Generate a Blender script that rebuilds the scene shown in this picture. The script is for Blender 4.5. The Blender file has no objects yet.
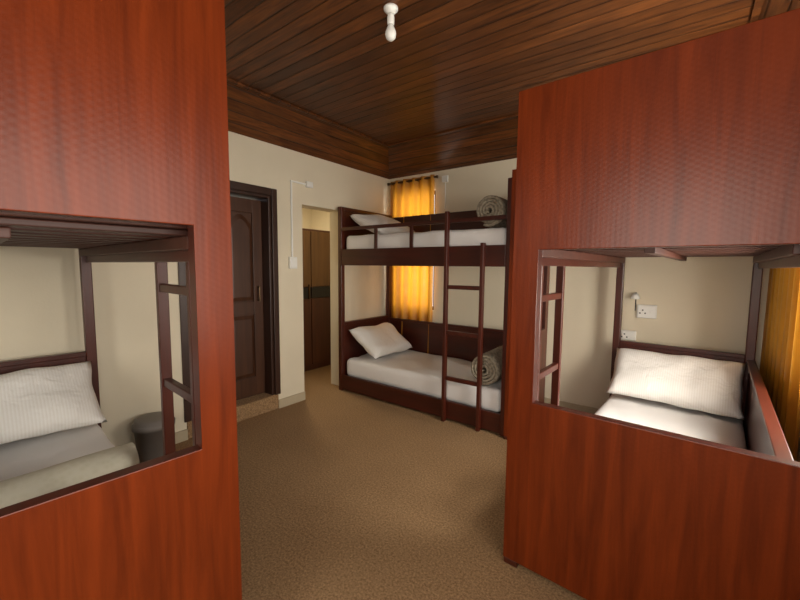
import bpy, bmesh, math, random
from mathutils import Vector, Matrix, noise
random.seed(4)
scene = bpy.context.scene
COL = scene.collection
scene.view_settings.view_transform = 'Standard'

# ---------------------------------------------------------------- materials
def new_mat(name):
    m = bpy.data.materials.new(name); m.use_nodes = True
    nt = m.node_tree; b = nt.nodes["Principled BSDF"]
    return m, nt, b
def N(nt, t, **kw):
    n = nt.nodes.new(t)
    for k, v in kw.items():
        if k in n.inputs: n.inputs[k].default_value = v
        else: setattr(n, k, v)
    return n
def ramp(nt, stops):
    r = nt.nodes.new("ShaderNodeValToRGB")
    e = r.color_ramp.elements
    while len(e) < len(stops): e.new(0.5)
    for i, (p, c) in enumerate(stops):
        e[i].position = p; e[i].color = (*c, 1)
    return r
def wood(name, c1, c2, axis=2, rough=0.35, scale=9, coat=0.0, bump=0.05, hexa=0.0):
    m, nt, b = new_mat(name)
    tc = N(nt, "ShaderNodeTexCoord"); mp = N(nt, "ShaderNodeMapping")
    s = [scale*3]*3; s[axis] = scale*0.22
    mp.inputs["Scale"].default_value = s
    nt.links.new(tc.outputs["Object"], mp.inputs["Vector"])
    n1 = N(nt, "ShaderNodeTexNoise", Scale=1.0, Detail=7.0, Roughness=0.62, Distortion=0.5)
    nt.links.new(mp.outputs[0], n1.inputs["Vector"])
    r = ramp(nt, [(0.3, c1), (0.7, c2)])
    nt.links.new(n1.outputs["Fac"], r.inputs[0])
    nt.links.new(r.outputs[0], b.inputs["Base Color"])
    b.inputs["Roughness"].default_value = rough
    b.inputs["Coat Weight"].default_value = coat
    b.inputs["Coat Roughness"].default_value = 0.25
    bp = N(nt, "ShaderNodeBump", Strength=bump, Distance=0.01)
    nt.links.new(n1.outputs["Fac"], bp.inputs["Height"])
    last = bp
    if hexa:   # pressed honeycomb grain: sum of three cosines at 120 degrees
        b.inputs["Specular IOR Level"].default_value = 0.30
        sep = N(nt, "ShaderNodeSeparateXYZ"); nt.links.new(tc.outputs["Object"], sep.inputs[0])
        k = 2*math.pi/0.018; acc = None
        for ang in (0, 60, 120):
            c_, s_ = math.cos(math.radians(ang))*k, math.sin(math.radians(ang))*k
            a = N(nt, "ShaderNodeMath", operation='MULTIPLY'); a.inputs[1].default_value = c_; nt.links.new(sep.outputs[0], a.inputs[0])
            d = N(nt, "ShaderNodeMath", operation='MULTIPLY_ADD'); d.inputs[1].default_value = s_; nt.links.new(sep.outputs[2], d.inputs[0]); nt.links.new(a.outputs[0], d.inputs[2])
            co = N(nt, "ShaderNodeMath", operation='COSINE'); nt.links.new(d.outputs[0], co.inputs[0])
            if acc is None: acc = co
            else:
                ad = N(nt, "ShaderNodeMath", operation='ADD'); nt.links.new(acc.outputs[0], ad.inputs[0]); nt.links.new(co.outputs[0], ad.inputs[1]); acc = ad
        b2 = N(nt, "ShaderNodeBump", Strength=hexa, Distance=0.001)
        nt.links.new(acc.outputs[0], b2.inputs["Height"]); nt.links.new(bp.outputs[0], b2.inputs["Normal"]); last = b2
    nt.links.new(last.outputs[0], b.inputs["Normal"])
    return m
def plain(name, c, rough=0.5, nscale=0, nstr=0.0, metal=0.0, var=0.0):
    m, nt, b = new_mat(name)
    b.inputs["Base Color"].default_value = (*c, 1)
    b.inputs["Roughness"].default_value = rough
    b.inputs["Metallic"].default_value = metal
    if nscale:
        tc = N(nt, "ShaderNodeTexCoord")
        n1 = N(nt, "ShaderNodeTexNoise", Scale=nscale, Detail=4.0)
        nt.links.new(tc.outputs["Object"], n1.inputs["Vector"])
        bp = N(nt, "ShaderNodeBump", Strength=nstr, Distance=0.02)
        nt.links.new(n1.outputs["Fac"], bp.inputs["Height"])
        nt.links.new(bp.outputs[0], b.inputs["Normal"])
        if var:
            n2 = N(nt, "ShaderNodeTexNoise", Scale=1.7, Detail=5.0)
            nt.links.new(tc.outputs["Object"], n2.inputs["Vector"])
            r = ramp(nt, [(0.3, tuple(x*(1-var) for x in c)), (0.7, c)])
            nt.links.new(n2.outputs["Fac"], r.inputs[0])
            nt.links.new(r.outputs[0], b.inputs["Base Color"])
    return m
M_PANEL = wood("red_laminate", (0.085, 0.0120, 0.0020), (0.170, 0.0260, 0.0040), 2, 0.30, 7, 0.0, 0.03, 0.035)
M_FRAME = wood("dark_red_frame", (0.038, 0.007, 0.003), (0.070, 0.011, 0.005), 1, 0.35, 6, 0.0)
M_POST = wood("dark_red_post", (0.042, 0.008, 0.003), (0.078, 0.012, 0.005), 2, 0.35, 6, 0.0)
M_SLAT = wood("slat_brown", (0.04, 0.011, 0.006), (0.075, 0.020, 0.010), 0, 0.5, 6)
M_WALL = plain("cream_plaster", (0.74, 0.665, 0.51), 0.8, 60, 0.06, 0, 0.08)
M_SKIRT = plain("skirting_tile", (0.50, 0.42, 0.29), 0.4, 20, 0.05, 0, 0.15)
M_SHEET = plain("white_sheet", (0.89, 0.88, 0.87), 0.85, 9, 0.25)
M_DOOR = wood("door_dark_wood", (0.040, 0.015, 0.007), (0.080, 0.030, 0.013), 2, 0.4, 6, 0.0)
M_DFRAME = wood("door_frame_wood", (0.025, 0.010, 0.006), (0.045, 0.017, 0.009), 2, 0.4, 6, 0.0)
M_WTAN = wood("wardrobe_tan", (0.11, 0.052, 0.017), (0.17, 0.082, 0.027), 2, 0.4, 5)
M_WBLK = plain("wardrobe_black", (0.012, 0.01, 0.01), 0.3, 30, 0.02)
M_WBRN = wood("wardrobe_brown", (0.06, 0.018, 0.009), (0.10, 0.032, 0.013), 2, 0.4, 5)
M_WHITE = plain("white_plastic", (0.80, 0.80, 0.76), 0.35, 50, 0.01)
M_GREY = plain("grey_plastic", (0.17, 0.15, 0.135), 0.45, 40, 0.03)
M_METAL = plain("rod_metal", (0.10, 0.06, 0.03), 0.35, 40, 0.02, 0.8)
M_BLACK = plain("black_plastic", (0.02, 0.02, 0.02), 0.4, 40, 0.02)
def pillow_mat():
    m, nt, b = new_mat("striped_pillowcase")
    tc = N(nt, "ShaderNodeTexCoord")
    w = N(nt, "ShaderNodeTexWave", Scale=22.0, Distortion=0.3); w.bands_direction = 'X'
    nt.links.new(tc.outputs["Object"], w.inputs["Vector"])
    r = ramp(nt, [(0.2, (0.84, 0.82, 0.78)), (0.8, (0.89, 0.88, 0.85))])
    nt.links.new(w.outputs["Fac"], r.inputs[0]); nt.links.new(r.outputs[0], b.inputs["Base Color"])
    n1 = N(nt, "ShaderNodeTexNoise", Scale=11.0, Detail=5.0, Distortion=0.6)
    nt.links.new(tc.outputs["Object"], n1.inputs["Vector"])
    bp = N(nt, "ShaderNodeBump", Strength=0.5, Distance=0.03)
    nt.links.new(n1.outputs["Fac"], bp.inputs["Height"]); nt.links.new(bp.outputs[0], b.inputs["Normal"])
    b.inputs["Roughness"].default_value = 0.8
    return m
M_PILLOW = pillow_mat()
def blanket_mat(name, c1, c2, st=0.5):
    m, nt, b = new_mat(name)
    tc = N(nt, "ShaderNodeTexCoord")
    v = N(nt, "ShaderNodeTexVoronoi", Scale=38.0)
    nt.links.new(tc.outputs["Object"], v.inputs["Vector"])
    r = ramp(nt, [(0.1, c1), (0.6, c2)])
    nt.links.new(v.outputs["Distance"], r.inputs[0]); nt.links.new(r.outputs[0], b.inputs["Base Color"])
    bp = N(nt, "ShaderNodeBump", Strength=st, Distance=0.01)
    nt.links.new(v.outputs["Distance"], bp.inputs["Height"]); nt.links.new(bp.outputs[0], b.inputs["Normal"])
    b.inputs["Roughness"].default_value = 0.9
    return m
M_BLANK = blanket_mat("olive_blanket", (0.18, 0.15, 0.11), (0.36, 0.31, 0.23))
M_BLANK2 = blanket_mat("pale_blanket", (0.56, 0.53, 0.41), (0.60, 0.57, 0.46), 0.12)
def carpet():
    m, nt, b = new_mat("tan_carpet")
    tc = N(nt, "ShaderNodeTexCoord")
    n1 = N(nt, "ShaderNodeTexNoise", Scale=85.0, Detail=8.0, Roughness=0.8)
    n2 = N(nt, "ShaderNodeTexNoise", Scale=1.5, Detail=4.0)
    nt.links.new(tc.outputs["Object"], n1.inputs["Vector"]); nt.links.new(tc.outputs["Object"], n2.inputs["Vector"])
    r = ramp(nt, [(0.36, (0.15, 0.083, 0.036)), (0.64, (0.48, 0.305, 0.160))])
    nt.links.new(n1.outputs["Fac"], r.inputs[0])
    r2 = ramp(nt, [(0.3, (0.85, 0.85, 0.85)), (0.7, (1, 1, 1))])
    nt.links.new(n2.outputs["Fac"], r2.inputs[0])
    mx = N(nt, "ShaderNodeMix", data_type='RGBA', blend_type='MULTIPLY'); mx.inputs[0].default_value = 1
    nt.links.new(r.outputs[0], mx.inputs[6]); nt.links.new(r2.outputs[0], mx.inputs[7])
    nt.links.new(mx.outputs[2], b.inputs["Base Color"])
    bp = N(nt, "ShaderNodeBump", Strength=0.6, Distance=0.01)
    nt.links.new(n1.outputs["Fac"], bp.inputs["Height"]); nt.links.new(bp.outputs[0], b.inputs["Normal"])
    b.inputs["Roughness"].default_value = 0.95
    b.inputs["Specular IOR Level"].default_value = 0.2
    return m
M_CARPET = carpet()
def planks(name, idx, width, grain_axis):
    m, nt, b = new_mat(name)
    tc = N(nt, "ShaderNodeTexCoord"); sp = N(nt, "ShaderNodeSeparateXYZ")
    nt.links.new(tc.outputs["Object"], sp.inputs[0])
    d = N(nt, "ShaderNodeMath", operation='DIVIDE'); d.inputs[1].default_value = width
    nt.links.new(sp.outputs[idx], d.inputs[0])
    fr = N(nt, "ShaderNodeMath", operation='FRACT'); nt.links.new(d.outputs[0], fr.inputs[0])
    fl = N(nt, "ShaderNodeMath", operation='FLOOR'); nt.links.new(d.outputs[0], fl.inputs[0])
    wn = N(nt, "ShaderNodeTexWhiteNoise", noise_dimensions='1D'); nt.links.new(fl.outputs[0], wn.inputs["W"])
    groove = ramp(nt, [(0.0, (0, 0, 0)), (0.08, (1, 1, 1)), (0.92, (1, 1, 1)), (1.0, (0, 0, 0))])
    nt.links.new(fr.outputs[0], groove.inputs[0])
    mp = N(nt, "ShaderNodeMapping"); s = [26.0]*3; s[grain_axis] = 2.2
    mp.inputs["Scale"].default_value = s; nt.links.new(tc.outputs["Object"], mp.inputs["Vector"])
    n1 = N(nt, "ShaderNodeTexNoise", Scale=1.0, Detail=7.0, Roughness=0.68, Distortion=1.2)
    nt.links.new(mp.outputs[0], n1.inputs["Vector"])
    cr = ramp(nt, [(0.32, (0.042, 0.012, 0.0035)), (0.66, (0.185, 0.060, 0.014))])
    nt.links.new(n1.outputs["Fac"], cr.inputs[0])
    vr = ramp(nt, [(0.0, (0.60, 0.60, 0.60)), (1.0, (1.15, 1.15, 1.15))]); nt.links.new(wn.outputs["Value"], vr.inputs[0])
    mx = N(nt, "ShaderNodeMix", data_type='RGBA', blend_type='MULTIPLY'); mx.inputs[0].default_value = 1
    nt.links.new(cr.outputs[0], mx.inputs[6]); nt.links.new(vr.outputs[0], mx.inputs[7])
    mx2 = N(nt, "ShaderNodeMix", data_type='RGBA', blend_type='MULTIPLY'); mx2.inputs[0].default_value = 0.8
    nt.links.new(mx.outputs[2], mx2.inputs[6]); nt.links.new(groove.outputs[0], mx2.inputs[7])
    nt.links.new(mx2.outputs[2], b.inputs["Base Color"])
    bp = N(nt, "ShaderNodeBump", Strength=0.4, Distance=0.01)
    nt.links.new(groove.outputs[0], bp.inputs["Height"]); nt.links.new(bp.outputs[0], b.inputs["Normal"])
    b.inputs["Roughness"].default_value = 0.42
    b.inputs["Specular IOR Level"].default_value = 0.35
    return m
M_PLX = planks("ceiling_planks_x", 1, 0.10, 0)
M_PLL = planks("ceiling_planks_side", 2, 0.062, 1)
M_PLB = planks("ceiling_planks_end", 2, 0.055, 0)
def curtain_mat():
    m, nt, b = new_mat("gold_curtain")
    out = nt.nodes["Material Output"]
    tc = N(nt, "ShaderNodeTexCoord")
    n1 = N(nt, "ShaderNodeTexNoise", Scale=6.0, Detail=3.0)
    nt.links.new(tc.outputs["Object"], n1.inputs["Vector"])
    r = ramp(nt, [(0.3, (0.36, 0.15, 0.014)), (0.7, (0.52, 0.24, 0.025))])
    nt.links.new(n1.outputs["Fac"], r.inputs[0]); nt.links.new(r.outputs[0], b.inputs["Base Color"])
    b.inputs["Roughness"].default_value = 0.33
    t = N(nt, "ShaderNodeBsdfTranslucent"); t.inputs[0].default_value = (0.55, 0.24, 0.02, 1)
    mx = N(nt, "ShaderNodeMixShader"); mx.inputs[0].default_value = 0.28
    nt.links.new(b.outputs[0], mx.inputs[1]); nt.links.new(t.outputs[0], mx.inputs[2])
    nt.links.new(mx.outputs[0], out.inputs["Surface"])
    return m
M_CURT = curtain_mat()

# ---------------------------------------------------------------- mesh helpers
def finish(name, bm, mats, parent=None, mw=None, bevel=0, smooth=False, seg=2):
    bmesh.ops.recalc_face_normals(bm, faces=bm.faces[:])
    me = bpy.data.meshes.new(name); bm.to_mesh(me); bm.free()
    for m in mats: me.materials.append(m)
    if smooth:
        for p in me.polygons: p.use_smooth = True
    ob = bpy.data.objects.new(name, me); COL.objects.link(ob)
    if parent: ob.parent = parent
    if mw is not None: ob.matrix_world = mw
    if bevel:
        b = ob.modifiers.new("bevel", 'BEVEL'); b.width = bevel; b.segments = seg; b.limit_method = 'ANGLE'
    return ob
def addbox(bm, a, b, mi=0):
    x0, x1 = sorted((a[0], b[0])); y0, y1 = sorted((a[1], b[1])); z0, z1 = sorted((a[2], b[2]))
    vs = [bm.verts.new((x, y, z)) for z in (z0, z1) for y in (y0, y1) for x in (x0, x1)]
    for f in ((0,2,3,1),(4,5,7,6),(0,1,5,4),(2,6,7,3),(0,4,6,2),(1,3,7,5)):
        fc = bm.faces.new([vs[i] for i in f]); fc.material_index = mi
def boxes(name, lst, mats, **kw):
    bm = bmesh.new()
    for t in lst: addbox(bm, t[0], t[1], t[2] if len(t) > 2 else 0)
    return finish(name, bm, mats, **kw)
def empty(name, mw):
    e = bpy.data.objects.new(name, None); e.empty_display_size = 0.1
    COL.objects.link(e); e.matrix_world = mw; return e
def lathe(name, prof, mats, seg=32, **kw):
    bm = bmesh.new(); rings = []
    for r, z in prof:
        if r < 1e-5: rings.append([bm.verts.new((0, 0, z))])
        else: rings.append([bm.verts.new((r*math.cos(2*math.pi*i/seg), r*math.sin(2*math.pi*i/seg), z)) for i in range(seg)])
    for A, B in zip(rings, rings[1:]):
        for i in range(seg):
            j = (i+1) % seg
            if len(A) == 1: bm.faces.new([A[0], B[i], B[j]])
            elif len(B) == 1: bm.faces.new([A[i], A[j], B[0]])
            else: bm.faces.new([A[i], A[j], B[j], B[i]])
    return finish(name, bm, mats, smooth=True, **kw)
def cyl(name, p0, p1, r, mat, parent=None, seg=16):
    p0, p1 = Vector(p0), Vector(p1); d = p1-p0
    bm = bmesh.new()
    bmesh.ops.create_cone(bm, cap_ends=True, segments=seg, radius1=r, radius2=r, depth=d.length)
    M = Matrix.Translation((p0+p1)/2) @ d.to_track_quat('Z', 'Y').to_matrix().to_4x4()
    bmesh.ops.transform(bm, matrix=M, verts=bm.verts)
    return finish(name, bm, [mat], parent=parent, smooth=False)
def soft_box(name, a, b, r, mat, mw, amp=0.006, seed=0, cuts=(20, 40, 6)):
    bm = bmesh.new()
    c = (Vector(a)+Vector(b))/2; h = (Vector(b)-Vector(a))/2; h = Vector([abs(v) for v in h])
    nx, ny, nz = cuts
    vd = {}
    def V(p):
        k = (round(p[0], 5), round(p[1], 5), round(p[2], 5))
        if k not in vd: vd[k] = bm.verts.new(p)
        return vd[k]
    def lin(n): return [math.sin((-1+2*i/n)*math.pi/2*0.92)/math.sin(math.pi/2*0.92) for i in range(n+1)]
    X, Y, Z = lin(nx), lin(ny), lin(nz)
    for s in (-1, 1):
        for i in range(nx):
            for j in range(ny):
                bm.faces.new([V((X[p], Y[q], s)) for p, q in ((i, j), (i+1, j), (i+1, j+1), (i, j+1))])
        for i in range(nx):
            for k in range(nz):
                bm.faces.new([V((X[p], s, Z[q])) for p, q in ((i, k), (i+1, k), (i+1, k+1), (i, k+1))])
        for j in range(ny):
            for k in range(nz):
                bm.faces.new([V((s, Y[p], Z[q])) for p, q in ((j, k), (j+1, k), (j+1, k+1), (j, k+1))])
    for v in bm.verts:
        p = Vector([v.co[i]*h[i] for i in range(3)])
        core = Vector([max(-(h[i]-r), min(h[i]-r, p[i])) for i in range(3)])
        d = p-core
        if d.length > 1e-6: p = core+d.normalized()*r
        if v.co.z > 0:
            q = p*3.2+Vector((seed*7.3, 0, 0))
            n = noise.fractal(Vector((q.x*1.6+q.y*.6, q.y, q.z)), 0.8, 2.0, 4)
            p.z += (n*amp-abs(amp)*0.5)
        v.co = p+c
    return finish(name, bm, [mat], mw=mw, smooth=True)
def pillow(name, L, Wd, T, mw, seed=0):
    bm = bmesh.new(); n = 28; rows = {}
    for s in (1, -1):
        for i in range(n+1):
            for j in range(n+1):
                u = -1+2*i/n; v = -1+2*j/n
                edge = i in (0, n) or j in (0, n)
                if s == -1 and edge: rows[(s, i, j)] = rows[(1, i, j)]; continue
                t = T*((1-u**4)*(1-v**4))**0.55
                x = L/2*u*(1-0.05*(1-v*v)); y = Wd/2*v*(1-0.07*(1-u*u))
                z = s*t/2
                q = Vector((x*6, y*6, s+seed*3.1))
                z += noise.noise(q)*0.02*(0 if edge else 1)
                x += noise.noise(q+Vector((9, 2, 1)))*0.012; y += noise.noise(q+Vector((3, 8, 1)))*0.012
                z += 0.012*noise.noise(Vector((x*4, y*4, seed)))
                rows[(s, i, j)] = bm.verts.new((x, y, z))
    for s in (1, -1):
        for i in range(n):
            for j in range(n):
                bm.faces.new([rows[(s, a, b)] for a, b in ((i, j), (i+1, j), (i+1, j+1), (i, j+1))])
    return finish(name, bm, [M_PILLOW], mw=mw, smooth=True)
def blanket_roll(name, R, length, mat, mw, turns=4, squash=1.0, seed=0):
    """axis along local X, lying on z=0"""
    bm = bmesh.new(); th = R/(turns+0.4)
    n = turns*28; ax = 14
    prof = []
    for k in range(n+1):
        a = 2*math.pi*turns*k/n
        rc = th*0.55+(R-th)*(k/n)
        prof.append((a, rc+th*0.38, rc-th*0.26))
    loop = [(r1, a) for a, r1, r2 in prof]+[(r2, a) for a, r1, r2 in reversed(prof)]
    grid = []
    for s in range(ax+1):
        x = (s/ax-0.5)*length; ring = []
        endf = 0.96 if s in (0, ax) else 1.0
        for r, a in loop:
            rr = r*(1+0.05*noise.noise(Vector((x*5, math.cos(a)*1.5, math.sin(a)*1.5+seed))))
            ring.append(bm.verts.new((x+0.012*noise.noise(Vector((a*.5, r*8, s*10+seed))), rr*math.cos(a-1.2)*endf, R*squash+rr*squash*math.sin(a-1.2)*endf)))
        grid.append(ring)
    m = len(loop)
    for s in range(ax):
        for i in range(m):
            j = (i+1) % m
            bm.faces.new([grid[s][i], grid[s][j], grid[s+1][j], grid[s+1][i]])
    for ring in (grid[0], grid[-1]):
        for i in range(m//2-1):
            bm.faces.new([ring[i], ring[i+1], ring[m-2-i], ring[m-1-i]])
    return finish(name, bm, [mat], mw=mw, smooth=True)

# ---------------------------------------------------------------- room shell
XL, XR, YB, YF, HW = -3.25, 0.56, 4.05, -1.5, 2.61
T = 0.2
boxes("floor", [((-5.4, YF-T, -0.1), (XR+T, YB+0.5, 0.0))], [M_CARPET])
D1a, D1b, D1h, STEP = 1.38, 2.27, 2.16, 0.15
O2a, O2b, O2h = 2.60, 3.17, 2.09
boxes("wall_left", [((XL-T, YF, 0), (XL, D1a, HW)), ((XL-T, D1a, D1h), (XL, D1b, HW)),
    ((XL-T, D1b, 0), (XL, O2a, HW)), ((XL-T, O2a, O2h), (XL, O2b, HW)), ((XL-T, O2b, 0), (XL, YB+T, HW))], [M_WALL])
W1a, W1b = -3.12, -2.52
boxes("wall_back", [((XL, YB, 0), (W1a, YB+T, HW)), ((W1b, YB, 0), (XR+T, YB+T, HW)), ((W1a, YB, 0), (W1b, YB+T, 0.9)), ((W1a, YB, 2.4), (W1b, YB+T, HW))], [M_WALL])
R2a = 1.95
boxes("wall_right", [((XR, YF, 0), (XR+T, -0.9, HW)), ((XR, 1.15, 0), (XR+T, R2a, HW)), ((XR, 3.85, 0), (XR+T, YB, HW)),
    ((XR, -0.9, 0), (XR+T, 1.15, 0.85)), ((XR, -0.9, 2.25), (XR+T, 1.15, HW)), ((XR, R2a, 0), (XR+T, 3.85, 0.85)), ((XR, R2a, 2.4), (XR+T, 3.85, HW))], [M_WALL])
F1a, F1b = -1.15, .25  # opening for the added window behind the camera
boxes("wall_front", [((XL-T, YF-T, 0), (F1a, YF, HW)), ((F1b, YF-T, 0), (XR+T, YF, HW)), ((F1a, YF-T, 0), (F1b, YF, .85)), ((F1a, YF-T, 2.35), (F1b, YF, HW))], [M_WALL])
bm = bmesh.new()
o = [(XL-T, YF-T), (XR+T, YF-T), (XR+T, YB+T), (XL-T, YB+T)]
w = [(XL, YF), (XR, YF), (XR, YB), (XL, YB)]
i_ = [(XL+.34, YF+.45), (XR-.34, YF+.45), (XR-.34, YB-.45), (XL+.34, YB-.45)]
HC = 2.88
vo = [bm.verts.new((x, y, HW)) for x, y in o]; vw = [bm.verts.new((x, y, HW)) for x, y in w]; vi = [bm.verts.new((x, y, HC)) for x, y in i_]
for k in range(4):
    j = (k+1) % 4
    bm.faces.new([vo[k], vo[j], vw[j], vw[k]]).material_index = 0
    bm.faces.new([vw[k], vw[j], vi[j], vi[k]]).material_index = 2 if k in (0, 2) else 1
bm.faces.new(vi).material_index = 0
top = [bm.verts.new((x, y, HC+0.12)) for x, y in o]
bm.faces.new(top)
for k in range(4):
    j = (k+1) % 4; bm.faces.new([vo[k], vo[j], top[j], top[k]])
finish("ceiling", bm, [M_PLX, M_PLL, M_PLB])
xa, xb, ya, yb = XL+.34, XR-.34, YF+.45, YB-.45
boxes("trim_1", [((xa-.015, ya, HC-.02), (xa+.02, yb, HC-.002)), ((xb-.02, ya, HC-.02), (xb+.015, yb, HC-.002)), ((xa, yb-.02, HC-.02), (xb, yb+.015, HC-.002)), ((xa, ya-.015, HC-.02), (xb, ya+.02, HC-.002))], [M_PLX])
sk = 0.09
boxes("baseboard_left", [((XL, YF, 0), (XL+.014, D1a, sk)), ((XL, D1b, 0), (XL+.014, O2a, sk)), ((XL, O2b, 0), (XL+.014, YB, sk))], [M_SKIRT])
boxes("baseboard_back", [((XL+.014, YB-.014, 0), (XR, YB, sk))], [M_SKIRT])
boxes("baseboard_right", [((XR-.014, YF, 0), (XR, YB-.014, sk))], [M_SKIRT])
boxes("door_step", [((XL-.24, D1a+.001, 0), (XL+.01, D1b-.001, STEP))], [M_CARPET], bevel=.01)

# door in left wall
dr = empty("door_1", Matrix.Translation((XL-.14, 0, STEP)))
H = D1h-STEP
boxes("door_frame", [((-.07, D1b-.065, 0), (.13, D1b-.001, H-.001)), ((-.07, D1a+.001, 0), (.13, D1a+.065, H-.001)), ((-.07, D1a+.065, H-.065), (.13, D1b-.065, H-.001)),
    ((.141, D1b-.04, 0), (.156, D1b+.02, H+.03)), ((.141, D1a-.02, 0), (.156, D1a+.04, H+.03)), ((.141, D1a+.04, H-.04), (.156, D1b-.04, H+.03))], [M_DFRAME], parent=dr, bevel=.006)
la, lb = D1a+.068, D1b-.068
boxes("leaf", [((-.03, la, .01), (.0, lb, H-.08)), ((0, la, .01), (.018, la+.1, H-.08)), ((0, lb-.1, .01), (.018, lb, H-.08)),
    ((0, la+.1, .01), (.018, lb-.1, .2)), ((0, la+.1, .82), (.018, lb-.1, .95)), ((0, (la+lb)/2-.04, .2), (.018, (la+lb)/2+.04, H-.2))], [M_DOOR], parent=dr, bevel=.004)
def arch_panel(y0, y1, z0, z1, arched):
    bm = bmesh.new(); pts = [(y0, z0), (y1, z0), (y1, z1)]
    if arched:
        for k in range(1, 12):
            t = k/12; pts.append((y1+(y0-y1)*t, z1+0.10*math.sin(math.pi*t)))
    pts.append((y0, z1))
    f = [bm.verts.new((.002, y, z)) for y, z in pts]
    cy, cz = (y0+y1)/2, (z0+z1)/2
    g = [bm.verts.new((.016, cy+(y-cy)*.72, cz+(z-cz)*.9)) for y, z in pts]
    n = len(pts)
    for i in range(n): bm.faces.new([f[i], f[(i+1) % n], g[(i+1) % n], g[i]])
    bm.faces.new(g); bm.faces.new(f[::-1])
    return finish("arched_panel", bm, [M_DOOR], parent=dr)
mid = (la+lb)/2
for y0, y1 in ((la+.1, mid-.04), (mid+.04, lb-.1)):
    arch_panel(y0, y1, .21, .81, False); arch_panel(y0, y1, .96, 1.68, True)
boxes("top_rail", [((0, la+.1, 1.80), (.018, lb-.1, H-.08))], [M_DOOR], parent=dr, bevel=.004)
cyl("handle", (.05, lb-.06, .95), (.05, lb-.06, 1.10), .009, M_METAL, dr)
boxes("handle_mount", [((.018, lb-.066, .955), (.05, lb-.054, .965)), ((.018, lb-.066, 1.085), (.05, lb-.054, 1.095))], [M_METAL], parent=dr)

# side room beyond the second opening
boxes("wall_passage", [((-5.4, 2.3, 0), (XL-T, 2.4, 2.6)), ((-5.4, 4.45, 0), (XL-T, 4.55, 2.6)), ((-5.4, 2.4, 0), (-5.3, 4.45, 2.6)), ((XL-T-.01, 4.25, 0), (XL-T, 4.45, 2.6))], [M_WALL])
boxes("ceiling_passage", [((-5.4, 2.3, 2.6), (XL-T, 4.55, 2.7))], [M_WALL])
wd = empty("wardrobe", Matrix.Translation((-4.12, 3.0, 0)))
boxes("carcass", [((-.55, 0, 0), (-.0, 1.25, 1.95))], [M_WBRN], parent=wd, bevel=.004)
lst = []
for k in range(3):
    y0 = .02+k*.41; y1 = y0+.395
    lst += [((0, y0, 1.17), (.018, y1, 1.92), 0), ((0, y0, 1.01), (.018, y1, 1.16), 1), ((0, y0, .08), (.018, y1, 1.00), 2)]
boxes("doors", lst, [M_WTAN, M_WBLK, M_WBRN], parent=wd, bevel=.003)
boxes("handles", [((.018, .02+k*.41+.35, 1.0), (.035, .02+k*.41+.365, 1.2)) for k in range(3)], [M_METAL], parent=wd)

# windows
def wf_y(name, x, a, b, z0, z1, n):
    l = [((x, a, z0), (x+.06, a+.05, z1)), ((x, b-.05, z0), (x+.06, b, z1)), ((x, a+.05, z0), (x+.06, b-.05, z0+.05)), ((x, a+.05, z1-.05), (x+.06, b-.05, z1))]
    for k in range(1, n):
        y = a+(b-a)*k/n; l.append(((x+.01, y-.02, z0+.05), (x+.05, y+.02, z1-.05)))
    boxes(name, l, [M_DOOR], bevel=.004)
wf_y("window_2", XR+.06, R2a, 3.85, .85, 2.4, 3)
wf_y("window_3", XR+.06, -.9, 1.15, .85, 2.25, 3)
def wf_x(name, y, a, b, z0, z1):
    boxes(name, [((a, y, z0), (a+.05, y+.06, z1)), ((b-.05, y, z0), (b, y+.06, z1)), ((a+.05, y, z0), (b-.05, y+.06, z0+.05)), ((a+.05, y, z1-.05), (b-.05, y+.06, z1)), ((a+.05, y+.01, z1-.5), (b-.05, y+.05, z1-.46))], [M_DOOR], bevel=.004)
wf_x("window_1", YB+.06, W1a, W1b, .9, 2.4)
wf_x("added_window", YF-.12, F1a, F1b, .85, 2.35)  # unseen window, added so light reaches the back bed

# curtains
def curtain(name, p0, p1, z0, z1, amp, folds, nrm, seed=0):
    p0, p1 = Vector(p0), Vector(p1); nrm = Vector(nrm)
    par = empty(name, Matrix.Identity(4))
    bm = bmesh.new(); nu, nv = folds*12, 24; g = []
    for j in range(nv+1):
        t = j/nv; z = z1+(z0-z1)*t; row = []
        for i in range(nu+1):
            s = i/nu
            ph = s*folds*2*math.pi+0.9*noise.noise(Vector((s*3, t*1.5, seed)))
            a = amp*(0.75+0.35*noise.noise(Vector((s*5, 0, seed+3))))*(0.8+.3*t)
            p = p0+(p1-p0)*s+nrm*(math.sin(ph)*a)
            row.append(bm.verts.new((p.x, p.y, z)))
        g.append(row)
    for j in range(nv):
        for i in range(nu): bm.faces.new([g[j][i], g[j][i+1], g[j+1][i+1], g[j+1][i]])
    finish("cloth", bm, [M_CURT], parent=par, smooth=True)
    d = (p1-p0).normalized()
    a, b = p0-d*.03, p1+d*.03
    cyl("rod", (a.x, a.y, z1-.03), (b.x, b.y, z1-.03), .012, M_METAL, par)
    for q in (a, b):
        boxes("bracket", [((q.x-.012, q.y-.012, z1-.045), (q.x+.012, q.y+.012, z1-.015))], [M_METAL], parent=par)
    for k in range(folds*2):
        q = p0+(p1-p0)*((k+.5)/(folds*2))
        bm = bmesh.new()
        bmesh.ops.create_cone(bm, segments=16, radius1=.02, radius2=.02, depth=.008, cap_ends=False)
        bmesh.ops.transform(bm, matrix=Matrix.Translation((q.x, q.y, z1-.03)) @ d.to_track_quat('Z', 'Y').to_matrix().to_4x4(), verts=bm.verts)
        finish("ring", bm, [M_METAL], parent=par)
    return par
curtain("curtain", (-3.18, YB-.06, 0), (-2.50, YB-.06, 0), .12, 2.56, .036, 5, (0, 1, 0), 1)
curtain("curtain", (XR-.050, 2.85, 0), (XR-.050, 3.98, 0), .12, 2.47, .032, 8, (1, 0, 0), 5)

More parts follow.
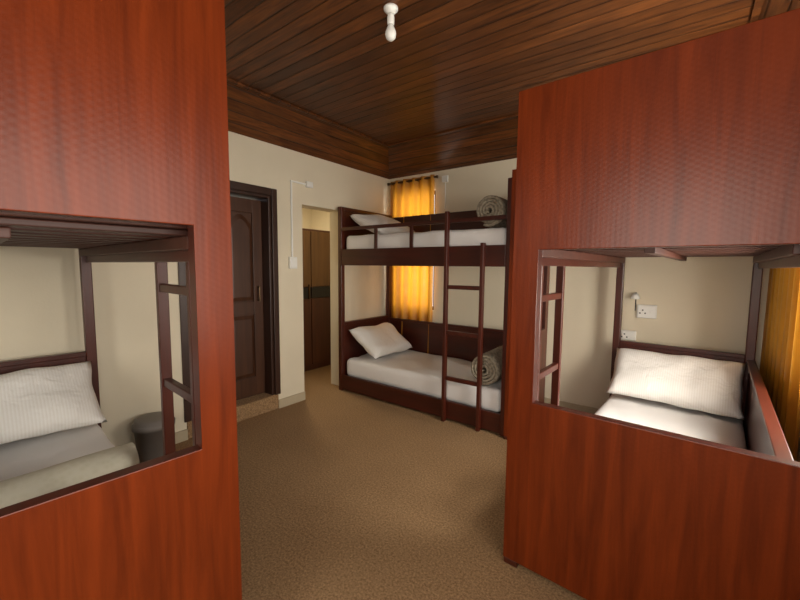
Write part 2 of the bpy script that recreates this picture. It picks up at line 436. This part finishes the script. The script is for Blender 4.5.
# ---------------------------------------------------------------- bunk beds
def bunk(org, rot, sg, L, W, PW, dz=0.0, ptop=2.23, mz=0.0):
    mw = Matrix.Translation(org) @ Matrix.Rotation(math.radians(rot), 4, 'Z')
    E = empty("bunk_bed", mw)
    def B(name, lst, mats, bev=.004):
        bm = bmesh.new()
        for t in lst:
            (w0, l0, z0), (w1, l1, z1) = t[0], t[1]
            addbox(bm, (sg*w0, l0, z0), (sg*w1, l1, z1), t[2] if len(t) > 2 else 0)
        return finish(name, bm, mats, parent=E, bevel=bev)
    zo0, zo1 = .836+dz, 1.53+dz*1.4
    a, b = -.04, PW; oa, ob_ = .075, PW-.09; th = .045
    bm = bmesh.new()
    def quadring(yv):
        O = [bm.verts.new((sg*x, yv, z)) for x, z in ((a, .03), (b, .03), (b, ptop), (a, ptop))]
        I = [bm.verts.new((sg*x, yv, z)) for x, z in ((oa, zo0), (ob_, zo0), (ob_, zo1), (oa, zo1))]
        return O, I
    O1, I1 = quadring(0); O2, I2 = quadring(th)
    for k in range(4):
        j = (k+1) % 4
        bm.faces.new([O1[k], O1[j], I1[j], I1[k]]); bm.faces.new([O2[k], O2[j], I2[j], I2[k]])
        bm.faces.new([O1[k], O1[j], O2[j], O2[k]]); bm.faces.new([I1[k], I1[j], I2[j], I2[k]]).material_index = 1
    finish("foot_panel", bm, [M_PANEL, M_FRAME], parent=E, bevel=.003)
    B("panel_feet", [((a+.002, .002, 0), (a+.07, th, .03)), ((b-.07, .002, 0), (b-.002, th, .03))], [M_POST])
    t2 = th+.05
    B("foot_posts", [((0, th, 0), (.06, t2, ptop-.05)), ((PW-.07, th, 0), (PW-.01, t2, ptop-.05))], [M_POST])
    B("head_posts", [((0, L-.055, 0), (.055, L, 2.12)), ((W-.055, L-.055, 0), (W, L, 2.12))], [M_POST], .006)
    B("lower_headboard", [((.055, L-.04, .15), (W-.055, L-.015, .77+mz)), ((.055, L-.05, .77+mz), (W-.055, L-.005, .80+mz))], [M_FRAME])
    B("upper_headboard", [((.055, L-.04, 1.62), (W-.055, L-.015, 2.08)), ((.055, L-.05, 2.08), (W-.055, L-.005, 2.12))], [M_FRAME])
    B("lower_side_board", [((0, t2, .02), (.03, L-.055, .19+mz)), ((.03, t2, .02), (.05, L-.055, .08))], [M_FRAME])
    B("lower_back_board", [((W-.03, th, .02), (W, L-.055, .74+mz)), ((W-.045, th, .74+mz), (W+.003, L-.055, .77+mz))], [M_FRAME])
    B("upper_side_board", [((0, t2, 1.46), (.03, L-.055, 1.64))], [M_FRAME])
    B("upper_back_board", [((W-.03, th, 1.46), (W, L-.055, 1.64)), ((W-.025, th, 1.85), (W-.005, L-.055, 2.09))], [M_FRAME])
    B("lower_deck", [((.03, t2, .14+mz), (W-.03, L-.055, .165+mz))], [M_SLAT])
    sl = []
    n = 10
    for k in range(n):
        l = t2+.03+(L-.24-t2)*k/(n-1)
        sl.append(((.03, l, 1.545), (W-.03, l+.08, 1.565)))
    sl += [((.03, t2, 1.50), (.06, L-.055, 1.545)), ((W-.06, t2, 1.50), (W-.03, L-.055, 1.545)), ((W/2-.02, t2+.1, 1.515), (W/2+.02, L-.055, 1.545)), ((.03, t2, 1.566), (W-.03, L-.055, 1.58))]
    B("upper_slats", sl, [M_SLAT])
    lad0, lad1 = .27, .625
    g = [((0, t2, 1.85), (.028, L-.055, 1.885))]
    for l in (L-.055-.52, L-.055-.98 if L > 2 else L-.98):
        g.append(((.003, l, 1.64), (.025, l+.035, 1.85)))
    B("guard_rail", g, [M_FRAME])
    B("ladder", [((-.045, lad0, 0), (-.002, lad0+.032, 1.66)), ((-.045, lad1, 0), (-.002, lad1+.032, 1.95))] +
      [((-.038, lad0+.032, z-.018), (-.008, lad1, z+.018)) for z in (.42+mz, .85+mz, 1.27+mz)], [M_POST], .004)
    soft_box("mattress", (sg*.04, t2+.02, .168+mz), (sg*(W-.04), L-.07, .385+mz), .05, M_SHEET, mw, .014, rot)
    soft_box("mattress", (sg*.04, t2+.02, 1.583), (sg*(W-.04), L-.07, 1.80), .05, M_SHEET, mw, .012, rot+3)
    return E, mw
def place(mw, sg, l, w, z, tilt=0, yaw=0):
    return mw @ Matrix.Translation((sg*w, l, z)) @ Matrix.Rotation(math.radians(yaw), 4, 'Z') @ Matrix.Rotation(math.radians(tilt), 4, 'X')

LR, WR = 2.14, .93
E1, mR = bunk((-.605, 1.718, 0), -3.0, 1, LR, WR, 1.10, mz=.02)
pillow("pillow", .84, .48, .18, place(mR, 1, LR-.28, WR/2, .61, 40), 1)
pillow("pillow", .70, .44, .16, place(mR, 1, LR-.33, WR/2, 1.905, 10), 4)
LBk, WBk = 2.08, .93
E2, mB = bunk((-1.12, 3.06, 0), 90, 1, LBk, WBk, .96)
pillow("pillow", .74, .50, .17, place(mB, 1, LBk-.29, WBk/2-.02, .575, 34), 2)
pillow("pillow", .72, .50, .17, place(mB, 1, LBk-.32, WBk/2-.02, 1.93, 22), 3)
blanket_roll("rolled_blanket", .145, .66, M_BLANK, place(mB, 1, .28, .39, 1.80), 4, 1, 1)
blanket_roll("rolled_blanket", .155, .66, M_BLANK, place(mB, 1, .29, .39, .388), 4, .97, 2)
LL, WL = 1.95, .95
E3, mL = bunk((-1.20, .63, 0), 90-4.3, -1, LL, WL, .99, dz=.028, ptop=2.30, mz=.08)
pillow("pillow", .80, .48, .18, place(mL, -1, LL-.29, WL/2-.03, .68, 38), 5)
pillow("pillow", .70, .44, .16, place(mL, -1, LL-.33, WL/2, 1.905, 10), 6)
blanket_roll("rolled_blanket", .11, .82, M_BLANK2, place(mL, -1, .84, WL/2, .467, 0, 3), 3, .66, 3)

# ---------------------------------------------------------------- small objects
bz = empty("ceiling_light_bulb", Matrix.Translation((-1.40, 1.75, HC)))
lathe("ceiling_rose", [(0, 0), (.04, 0), (.04, -.012), (.022, -.03), (.018, -.032), (0, -.032)], [M_WHITE], parent=bz)
lathe("holder", [(0, -.032), (.016, -.032), (.02, -.05), (.02, -.085), (.016, -.09), (0, -.09)], [M_WHITE], parent=bz)
lathe("bulb", [(0, -.09), (.015, -.09), (.018, -.10), (.029, -.125), (.031, -.14), (.026, -.16), (.014, -.171), (0, -.174)], [M_WHITE], parent=bz)
bn = lathe("waste_bin", [(0, 0), (.10, 0), (.105, .01), (.125, .26), (.135, .26), (.137, .29), (.13, .30), (.125, .305), (.12, .325), (.10, .333), (.06, .337), (0, .337)], [M_GREY], seg=40)
bn.location = (-3.08, 1.08, 0)
def socket(name, org, rotz, w, h, holes=True):
    E = empty(name, Matrix.Translation(org) @ Matrix.Rotation(math.radians(rotz), 4, 'Z'))
    boxes("box", [((-w/2, -.035, -h/2), (w/2, 0, h/2))], [M_WHITE], parent=E, bevel=.006)
    boxes("plate", [((-w/2+.008, -.042, -h/2+.008), (w/2-.008, -.035, h/2-.008))], [M_WHITE], parent=E, bevel=.003)
    if holes:
        boxes("pins", [((x-.006, -.0435, z-.006), (x+.006, -.042, z+.006)) for x, z in ((-.03, .012), (-.05, -.015), (-.01, -.015))], [M_BLACK], parent=E)
        boxes("switch", [((.02, -.047, -.018), (.045, -.042, .018))], [M_WHITE], parent=E, bevel=.002)
    return E
socket("wall_socket", (-.27, YB, 1.07), 0, .15, .12)
socket("wall_switch", (-.40, YB, .84), 0, .12, .09, True)
socket("wall_switch", (XL, 2.46, 1.48), 90, .09, .12, False)
E = empty("reading_lamp", Matrix.Translation((-.36, YB, 1.20)))
lathe("shade", [(0, .03), (.02, .03), (.04, -.02), (.036, -.02), (0, .0)], [M_WHITE], parent=E).location = (0, -.06, 0)
cyl("arm", (0, 0, .03), (0, -.06, .03), .006, M_BLACK, E)
cyl("cable", (.0, -.006, .03), (.0, -.006, -.13), .004, M_BLACK, E)
E = empty("wall_conduit", Matrix.Identity(4))
cyl("pipe_vertical", (XL+.011, 2.46, 1.54), (XL+.011, 2.46, 2.30), .010, M_WHITE, E)
cyl("pipe_horizontal", (XL+.011, 2.45, 2.30), (XL+.011, 2.66, 2.30), .010, M_WHITE, E)
boxes("junction", [((XL+.001, 2.64, 2.27), (XL+.04, 2.72, 2.33))], [M_WHITE], parent=E, bevel=.005)
E = empty("wall_cable", Matrix.Identity(4))
cyl("cable", (-2.38, YB-.006, 2.15), (-2.38, YB-.006, 2.48), .006, M_WHITE, E)
boxes("junction", [((-2.42, YB-.03, 2.46), (-2.34, YB-.001, 2.54))], [M_WHITE], parent=E, bevel=.005)

# ---------------------------------------------------------------- lights
def area(name, loc, rot, sx, sy, e, c):
    L = bpy.data.lights.new(name, 'AREA'); L.shape = 'RECTANGLE'; L.size = sx; L.size_y = sy; L.energy = e; L.color = c
    o = bpy.data.objects.new(name, L); COL.objects.link(o); o.location = loc; o.rotation_euler = [math.radians(v) for v in rot]; return o
area("daylight_window_3", (XR+T+.1, .12, 1.55), (0, 90, 0), 1.4, 2.05, 54, (1, .92, .80))
area("fill_added_window", ((F1a+F1b)/2, YF-T-.1, 1.6), (90, 0, 0), 1.4, 1.5, 60, (1, .92, .80))  # fill lamp added behind the camera for the back bed and right panel
area("daylight_window_2", (XR+T+.02, 2.38, 1.62), (0, 90, 0), 1.5, .85, 125, (1, .93, .82))
area("daylight_window_1", (-2.82, YB+T+.1, 1.65), (-90, 0, 0), .6, 1.5, 42, (1, .95, .86))
area("passage_lamp", (-4.3, 3.3, 2.58), (0, 0, 0), .3, .3, 28, (1, .84, .56))
w = bpy.data.worlds.new("World"); scene.world = w; w.use_nodes = True
w.node_tree.nodes["Background"].inputs[0].default_value = (.9, .94, 1, 1)
w.node_tree.nodes["Background"].inputs[1].default_value = 0.9

# ---------------------------------------------------------------- camera
cd = bpy.data.cameras.new("camera"); cd.sensor_width = 36; cd.lens = 380/800*36; cd.clip_start = .05
cam = bpy.data.objects.new("camera", cd); COL.objects.link(cam)
cam.matrix_world = Matrix.Translation((0, 0, 1.45)) @ Matrix.Rotation(math.radians(37), 4, 'Z') @ Matrix.Rotation(math.radians(85), 4, 'X') @ Matrix.Rotation(math.radians(.5), 4, 'Z')
scene.camera = cam
